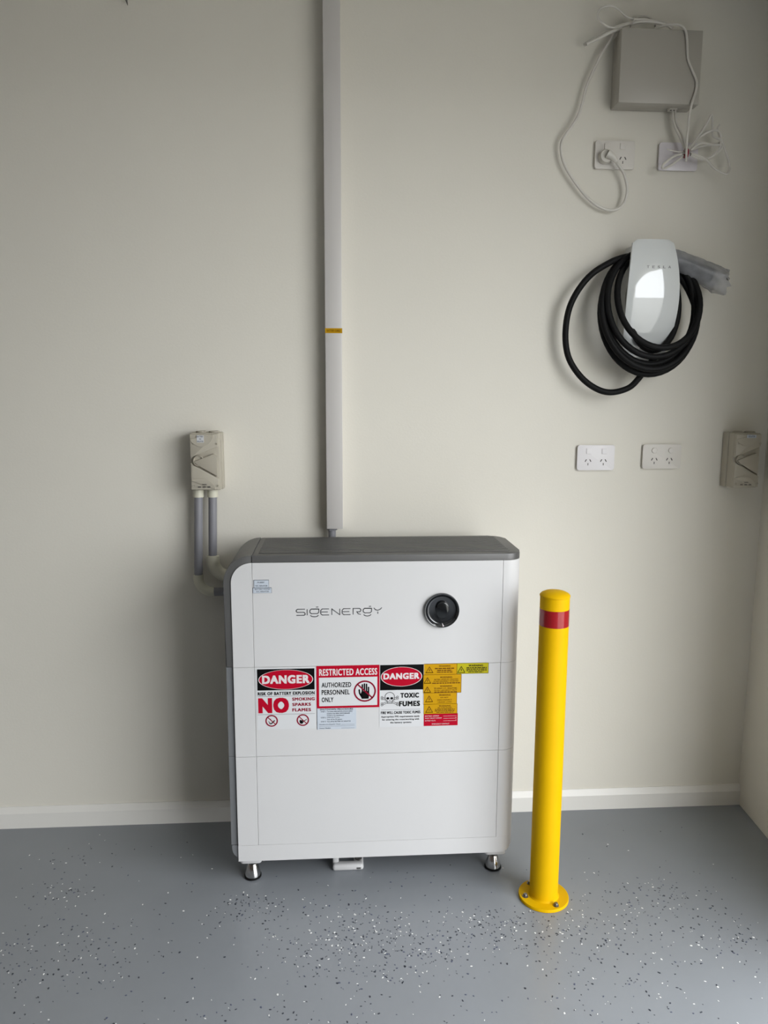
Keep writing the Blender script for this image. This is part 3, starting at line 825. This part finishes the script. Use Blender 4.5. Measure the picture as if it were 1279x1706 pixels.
obj('locknut', lathe(bmesh.new(), [(0.0150, 0), (0.0150, 0.006)], (0.2745, -0.028, 0.9258), n=6), 'pvc', st)

# ------------------------------------------------------------------ outlets
def slots(t, x, z, y, k=1.0, mt='slot'):
    for s in (-1, 1):
        bm = box(-0.0013, 0.0013, y - 0.0003, y + 0.004, -0.0042, 0.0042)
        bmesh.ops.rotate(bm, verts=bm.verts, cent=(0, 0, 0), matrix=Matrix.Rotation(-s * math.radians(30), 3, 'Y'))
        bmesh.ops.translate(bm, verts=bm.verts, vec=(x + s * 0.0070, 0, z + 0.004))
        obj('pin_slot', bm, mt, t)
    obj('pin_slot', box(x - 0.0011, x + 0.0011, y - 0.0003, y + 0.004, z - 0.0105, z - 0.0035), mt, t)

def outlet(x0, x1, z0, z1, mt, label, sw, sock, roundsw=False):
    t = thing('power_outlet', ((x0 + x1) / 2, 0, z0), label, 'power outlet', 'double power outlets on the back wall')
    y = -0.0105
    obj('mounting_block', box(x0 + 0.002, x1 - 0.002, -0.006, -0.0002, z0 + 0.002, z1 - 0.002, bev=0.001, seg=1), 'plate', t)
    obj('cover_plate', prism(rrect(x0, x1, z0, z1, 0.006, 5), -0.0055, y, bev=0.002), mt, t, smooth=True)
    for sx_, sz_ in sw:
        if roundsw:
            obj('rocker_switch', lathe(bmesh.new(), [(0.0085, 0), (0.0085, 0.0022), (0.0075, 0.0034), (0.001, 0.0028)], (sx_, y + 0.0004, sz_), 'Y', 24), mt, t, smooth=True)
        else:
            sb = obj('rocker_switch', prism(rrect(sx_ - 0.0078, sx_ + 0.0078, sz_ - 0.0082, sz_ + 0.0082, 0.002, 3), y + 0.0005, y - 0.0026, bev=0.001), mt, t, smooth=True)
    for sx_, sz_ in sock:
        slots(t, sx_, sz_, y)
    return t
outlet(1.0080, 1.1215, 1.0985, 1.1735, 'platew', 'bright white double power outlet with square switches, lower left', [(1.0425, 1.1555), (1.0895, 1.1550)], [(1.0410, 1.1235), (1.0880, 1.1235)])
outlet(1.2085, 1.3265, 1.1025, 1.1755, 'plate', 'ivory double power outlet with round switches, lower right', [(1.2430, 1.1575), (1.2945, 1.1575)], [(1.2445, 1.1270), (1.2910, 1.1270)], True)
ul = outlet(1.0225, 1.1365, 1.9545, 2.0305, 'plate', 'upper double power outlet with a white plug in its left socket', [(1.0555, 2.0150), (1.1010, 2.0160)], [(1.1030, 1.9800)])
t = thing('wall_plate', (1.264, 0, 1.955), 'blank mauve-white wall plate half hidden behind a coiled white cord', 'wall plate')
obj('mounting_block', box(1.210, 1.318, -0.006, -0.0002, 1.957, 2.027, bev=0.001, seg=1), 'plate', t)
obj('cover_plate', prism(rrect(1.2075, 1.3205, 1.9545, 2.0295, 0.006, 5), -0.0055, -0.0105, bev=0.002), 'platem', t, smooth=True)

# ------------------------------------------------------------------ equipment box
eb = thing('equipment_box', (1.174, 0, 2.11), 'grey wall-mounted network box with white cables around it, upper right', 'box')
obj('base_tray', box(1.0640, 1.2850, -0.032, -0.0002, 2.1130, 2.2960, bev=0.002), 'box', eb, smooth=True)
obj('cover', box(1.0610, 1.2870, -0.0700, -0.0340, 2.1090, 2.2975, bev=0.003), 'box', eb, smooth=True)
obj('cover_seam', box(1.0655, 1.2835, -0.0345, -0.0315, 2.1145, 2.2945), 'slot', eb)
for gx in (1.226, 1.234):
    obj('cable_gland', lathe(bmesh.new(), [(0.0032, 0.0), (0.0032, 0.006)], (gx, -0.030, 2.107), n=12), 'slot', eb, smooth=True)
obj('port_shell', box(1.2190, 1.2420, -0.040, -0.020, 2.1075, 2.1140), 'cable2', eb)

# power cord: plug, loop to the left and up to the top of the box
pc = thing('appliance_cable', (1.05, 0, 1.84), 'white power cord looping from the upper outlet left and up behind the box', 'cord')
pz = 1.984
pb = bmesh.new()
lathe(pb, [(0.0175, 0.0), (0.0185, 0.002), (0.0185, 0.016), (0.0165, 0.020), (0.004, 0.021)], (1.0490, -0.0108, pz), 'Y', 28)
obj('plug_body', pb, 'cable2', pc, smooth=True)
obj('plug_grip', tube(bmesh.new(), [(1.0500, -0.034, pz + 0.004), (1.0640, -0.036, pz - 0.004), (1.0760, -0.035, pz - 0.016)], 0.010, n=14, per=4, radii=(0.0125, 0.0065)), 'cable', pc, smooth=True)
cord = [(1.0740, 1.9690, .034), (1.0850, 1.9560, .033), (1.1010, 1.9360, .031), (1.1135, 1.8980, .028), (1.1090, 1.8640, .025), (1.0920, 1.8450, .024), (1.0690, 1.8405, .022), (1.0380, 1.8490, .022), (1.0010, 1.8740, .022), (0.9640, 1.9140, .022), (0.9345, 1.9560, .022), (0.9215, 1.9930, .022), (0.9240, 2.0260, .022), (0.9455, 2.0560, .022), (0.9665, 2.0910, .022), (0.9775, 2.1290, .022), (0.9855, 2.1650, .022), (1.0010, 2.2020, .022), (1.0230, 2.2480, .022), (1.0450, 2.2830, .022), (1.0600, 2.3050, .020), (1.0800, 2.3130, .020), (1.1100, 2.3130, .020)]
obj('cable', tube(bmesh.new(), [(x, -d, z) for x, z, d in cord], 0.0040, n=10, per=5), 'cable', pc, smooth=True)

# cables lying on top of the box
tb = thing('cable_bundle', (1.12, -0.04, 2.30), 'tied white cables lying on top of the grey box with a loop', 'cable')
def wire(name, pts, r, mt, parent, per=5):
    return obj(name, tube(bmesh.new(), pts, r, n=8, per=per), mt, parent, smooth=True)
wire('thick_cable', [(0.9720, -0.030, 2.2680), (1.0090, -0.034, 2.2890), (1.0530, -0.040, 2.3085), (1.1020, -0.044, 2.3220), (1.1410, -0.048, 2.3245), (1.1830, -0.056, 2.3160), (1.2030, -0.062, 2.3030)], 0.0048, 'cable', tb)
wire('thick_cable', [(0.9745, -0.042, 2.2650), (1.0110, -0.044, 2.2820), (1.0450, -0.046, 2.2980), (1.0800, -0.040, 2.3060), (1.1500, -0.035, 2.3060)], 0.0044, 'cable', tb)
wire('thin_cable', [(1.0590, -0.044, 2.3070), (1.0320, -0.048, 2.3075), (1.0120, -0.050, 2.3170), (1.0000, -0.050, 2.3300), (1.0030, -0.050, 2.3460), (1.0170, -0.050, 2.3560), (1.0370, -0.050, 2.3590), (1.0570, -0.050, 2.3500), (1.0770, -0.050, 2.3350), (1.0980, -0.050, 2.3280), (1.1270, -0.048, 2.3290), (1.1570, -0.046, 2.3280)], 0.0029, 'cable', tb)
wire('thin_cable', [(1.0980, -0.030, 2.3290), (1.1130, -0.022, 2.3420), (1.1330, -0.020, 2.3500), (1.1530, -0.020, 2.3480), (1.1640, -0.024, 2.3380), (1.1680, -0.030, 2.3220)], 0.0029, 'cable2', tb)
obj('cable_tie', tube(bmesh.new(), [(1.0980 + 0.004 * math.sin(a), -0.046 + 0.010 * math.cos(a), 2.3215 + 0.0105 * math.sin(a)) for a in [i / 12 * 2 * PI for i in range(13)]], 0.0012, n=6, per=1), 'cable', tb, smooth=True)

# thin lead over the front of the box to the coil
tl = thing('network_lead', (1.25, -0.09, 1.96), 'thin white lead hanging down over the right front of the grey box', 'cable')
wire('cable', [(1.1600, -0.050, 2.3060), (1.1850, -0.060, 2.3110), (1.2120, -0.070, 2.3090), (1.2310, -0.077, 2.2960), (1.2400, -0.0755, 2.2690), (1.2460, -0.0735, 2.2250), (1.2580, -0.0735, 2.1990), (1.2700, -0.0740, 2.1770), (1.2750, -0.0745, 2.1600), (1.2720, -0.0750, 2.1370), (1.2640, -0.076, 2.1100), (1.2600, -0.074, 2.0780), (1.2600, -0.070, 2.0420), (1.2610, -0.066, 2.0050), (1.2640, -0.062, 1.9640)], 0.0032, 'cable', tl)

# coiled cord with red tie
ck = thing('coiled_cord', (1.28, -0.05, 1.94), 'white cord coiled in loops and bound with a red tie before the wall plate', 'cable')
Y5 = -0.050
def w5(pts, j=0.0): return [(x, Y5 + j * math.sin(i * 1.7), z) for i, (x, z) in enumerate(pts)]
wire('loop', w5([(1.273, 2.000), (1.297, 2.028), (1.320, 2.066), (1.331, 2.089), (1.340, 2.071), (1.344, 2.039), (1.361, 2.025), (1.360, 2.002), (1.341, 1.982), (1.310, 1.979), (1.279, 1.986)], 0.006), 0.0031, 'cable', ck)
wire('loop', w5([(1.276, 1.995), (1.306, 2.033), (1.336, 2.050), (1.357, 2.044), (1.364, 2.020), (1.338, 2.017), (1.303, 2.014), (1.278, 1.995)], 0.008), 0.0031, 'cable', ck)
wire('loop', w5([(1.279, 1.990), (1.326, 1.977), (1.353, 1.950), (1.385, 1.936), (1.397, 1.951), (1.393, 1.974), (1.375, 2.007), (1.363, 2.030), (1.356, 2.057), (1.361, 2.067)], 0.004), 0.0031, 'cable', ck)
wire('loop', w5([(1.264, 1.990), (1.233, 1.980), (1.204, 1.958), (1.205, 1.947), (1.230, 1.959), (1.262, 1.983)], 0.002), 0.0031, 'cable', ck)
wire('loop', w5([(1.276, 1.996), (1.318, 2.012), (1.354, 2.013), (1.367, 2.006), (1.351, 1.987), (1.321, 1.975), (1.279, 1.983)], 0.007), 0.0031, 'cable', ck)
wire('loop', w5([(1.264, 1.992), (1.240, 1.994), (1.212, 1.999)], 0.002), 0.0016, 'cable', ck)
wire('lead', [(1.2300, -0.030, 2.1070), (1.2340, -0.034, 2.0720), (1.2500, -0.042, 2.0350), (1.2660, Y5, 1.9950)], 0.0030, 'cable2', ck)
wire('lead', [(1.2385, -0.030, 2.1070), (1.2430, -0.034, 2.0720), (1.2600, -0.042, 2.0340), (1.2690, Y5, 1.9950)], 0.0030, 'cable2', ck)
tie = bmesh.new()
for k in range(4):
    tube(tie, [(1.2670 + k * 0.0022 - 0.003, Y5 + 0.0085 * math.cos(a), 1.9890 + 0.0115 * math.sin(a)) for a in [i / 14 * 2 * PI for i in range(15)]], 0.0016, n=6, per=1)
obj('red_tie', tie, 'tie', ck, smooth=True, label='dark red tie')

# ------------------------------------------------------------------ wall charger
wc = thing('wall_charger', (1.175, 0, 1.405), 'glossy white glass-fronted car charger on the wall, black cable coiled round it', 'charger')
CXC = 1.1735
def cprof(t):
    """t 0 bottom .. 1 top: (z, half width, y of the face)"""
    z = 1.405 + t * 0.345
    hw = 0.0535 + 0.0215 * math.sin(PI * min(1, max(0, (t + 0.02) / 1.05))) ** 0.8
    y = -0.052 - 0.060 * math.sin(PI / 2 * min(1, t / 0.62)) if t < 0.62 else -0.112 + 0.022 * ((t - 0.62) / 0.38) ** 2
    return z, hw, y
def charger_face():
    bm = bmesh.new()
    NT, NX = 36, 16
    rows = []
    for i in range(NT + 1):
        t = i / NT
        z, hw, y = cprof(t)
        # rounded corners of the plate
        d = min(t, 1 - t) * 0.345
        rc = 0.011
        if d < rc:
            hw -= rc - math.sqrt(max(0, rc * rc - (rc - d) ** 2))
        rows.append([(CXC + hw * u, y + 0.006 * u * u * u * u, z) for u in [(-1 + 2 * k / NX) for k in range(NX + 1)]])
    fr = [[bm.verts.new(p) for p in r] for r in rows]
    bk = [[bm.verts.new((p[0], p[1] + 0.007, p[2])) for p in r] for r in rows]
    for i in range(NT):
        for k in range(NX):
            bm.faces.new((fr[i][k], fr[i][k + 1], fr[i + 1][k + 1], fr[i + 1][k]))
            bm.faces.new((bk[i][k], bk[i + 1][k], bk[i + 1][k + 1], bk[i][k + 1]))
        bm.faces.new((fr[i][0], fr[i + 1][0], bk[i + 1][0], bk[i][0]))
        bm.faces.new((fr[i][NX], bk[i][NX], bk[i + 1][NX], fr[i + 1][NX]))
    for k in range(NX):
        bm.faces.new((fr[0][k], bk[0][k], bk[0][k + 1], fr[0][k + 1]))
        bm.faces.new((fr[NT][k], fr[NT][k + 1], bk[NT][k + 1], bk[NT][k]))
    return bm
face = obj('glass_face', charger_face(), 'glass', wc, smooth=True)
bm = bmesh.new()
prev = None
for i in range(13):
    t = 0.03 + 0.94 * i / 12
    z, hw, y = cprof(t)
    hw -= 0.014
    cur = [bm.verts.new(p) for p in ((CXC - hw, 0 - 0.0003, z), (CXC - hw, y + 0.005, z), (CXC + hw, y + 0.005, z), (CXC + hw, -0.0003, z))]
    if prev:
        for k in range(3):
            bm.faces.new((prev[k], prev[k + 1], cur[k + 1], cur[k]))
        bm.faces.new((prev[3], prev[0], cur[0], cur[3]))
    else:
        bm.faces.new(cur)
    prev = cur
bm.faces.new(prev[::-1])
obj('body', bm, 'cbody', wc, smooth=True)
# brand word across the upper face
bm = bmesh.new()
for k, ch in enumerate('TESLA'):
    xa = 1.1490 + k * 0.0153
    add_text(bm, ch, xa, xa + 0.0072, 1.6690, 1.6760, cprof(0.775)[2] - 0.0012, 0.02)
obj('brand_lettering', bm, 'tgrey', face)

# cable, coiled: a run of loops hung round the charger, then the wide loop on the left
cc = thing('charging_cable', (1.13, -0.08, 1.33), 'thick black charging cable coiled round the white wall charger', 'cable')
loops = [  # centre x, z, radius x, z, depth of lowest point
    (1.192, 1.588, 0.118, 0.137, 0.142),
    (1.178, 1.577, 0.130, 0.150, 0.128),
    (1.173, 1.566, 0.130, 0.158, 0.108),
    (1.172, 1.558, 0.138, 0.165, 0.128),
    (1.176, 1.550, 0.140, 0.170, 0.095),
    (1.188, 1.575, 0.073, 0.128, 0.090),
]
path = []
NL = len(loops)
per_loop = 16
for li, (lx, lz, rx, rz, dp) in enumerate(loops):
    nxt = loops[min(li + 1, NL - 1)]
    for k in range(per_loop):
        f = k / per_loop
        g = max(0.0, (f - 0.75) / 0.25) if li < NL - 1 else 0
        X = lx + (nxt[0] - lx) * g; Z = lz + (nxt[1] - lz) * g; RX = rx + (nxt[2] - rx) * g; RZ = rz + (nxt[3] - rz) * g; DP = dp + (nxt[4] - dp) * g
        a = PI / 2 + 2 * PI * f            # from the top, anticlockwise as seen
        low = (1 - math.sin(a)) / 2
        y = -(0.030 + 0.010 * (li % 3) + (DP - 0.030 - 0.010 * (li % 3)) * low ** 0.7)
        path.append((X + RX * math.cos(a), y, Z + RZ * math.sin(a)))
obj('coil', tube(bmesh.new(), path, 0.0088, n=12, per=3), 'rubber', cc, smooth=True)
big = [(1.150, 1.712, .035), (1.118, 1.711, .045), (1.066, 1.693, .055), (1.002, 1.650, .058), (0.957, 1.580, .055), (0.945, 1.504, .05), (0.955, 1.433, .05), (0.989, 1.378, .055), (1.034, 1.342, .06), (1.079, 1.329, .065), (1.128, 1.341, .07), (1.155, 1.367, .075), (1.175, 1.400, .08), (1.200, 1.430, .085)]
obj('wide_loop', tube(bmesh.new(), [(x, -d, z) for x, z, d in big], 0.0088, n=12, per=6), 'rubber', cc, smooth=True)
# wrapped connector at the right
hp = [(1.215, -0.060, 1.712), (1.262, -0.066, 1.695), (1.310, -0.070, 1.674), (1.352, -0.072, 1.655)]
cn = obj('connector_handle', tube(bmesh.new(), hp, 0.018, n=16, per=5, radii=(0.013, 0.022)), 'rubber', cc, smooth=True, label='dark connector inside the wrap')
def wrap():
    bm = bmesh.new()
    rnd = random.Random(3)
    pth = smooth_path([(1.232, -0.062, 1.708), (1.268, -0.067, 1.692), (1.312, -0.070, 1.672), (1.352, -0.072, 1.654), (1.385, -0.073, 1.638)], 5)
    L = len(pth)
    n = 26
    rings = []
    for i, p in enumerate(pth):
        t = (pth[min(i + 1, L - 1)] - pth[max(i - 1, 0)]).normalized()
        nr = Vector((0, -1, 0)); nr = (nr - t * nr.dot(t)).normalized(); bn = t.cross(nr)
        f = i / (L - 1)
        rad = 0.024 + 0.012 * f
        rg = []
        for k in range(n):
            a = 2 * PI * k / n
            rr = rad * (1 + 0.07 * math.sin(5 * a + 3 * f) + rnd.uniform(-0.04, 0.04))
            off = t * (rnd.uniform(-0.012, 0.012) + (0.014 * math.sin(2 * a))) if i == L - 1 else Vector()
            rg.append(bm.verts.new(p + (nr * math.cos(a) + bn * math.sin(a)) * rr + off))
        rings.append(rg)
    for a, b in zip(rings, rings[1:]):
        for k in range(n):
            bm.faces.new((a[k], a[(k + 1) % n], b[(k + 1) % n], b[k]))
    return bm
obj('plastic_wrap', wrap(), 'film', cc, smooth=True, label='grey translucent plastic wrap with ragged end')

# small dark tip coming down at the top of the wall
hk = thing('ceiling_sliver', (-0.255, -0.02, CEIL - 0.09), 'tiny dark pointed hook hanging at the top of the wall, far left', 'sliver')
obj('stem', tube(bmesh.new(), [(-0.2620, -0.015, CEIL - 0.001), (-0.2610, -0.015, 2.380), (-0.2560, -0.015, 2.345)], 0.003, n=8, per=3, radii=(0.004, 0.003)), 'bolt', hk, smooth=True)
obj('tip', tube(bmesh.new(), [(-0.2560, -0.015, 2.346), (-0.2530, -0.015, 2.333)], 0.003, n=8, per=3, radii=(0.003, 0.0008)), 'bolt', hk, smooth=True)
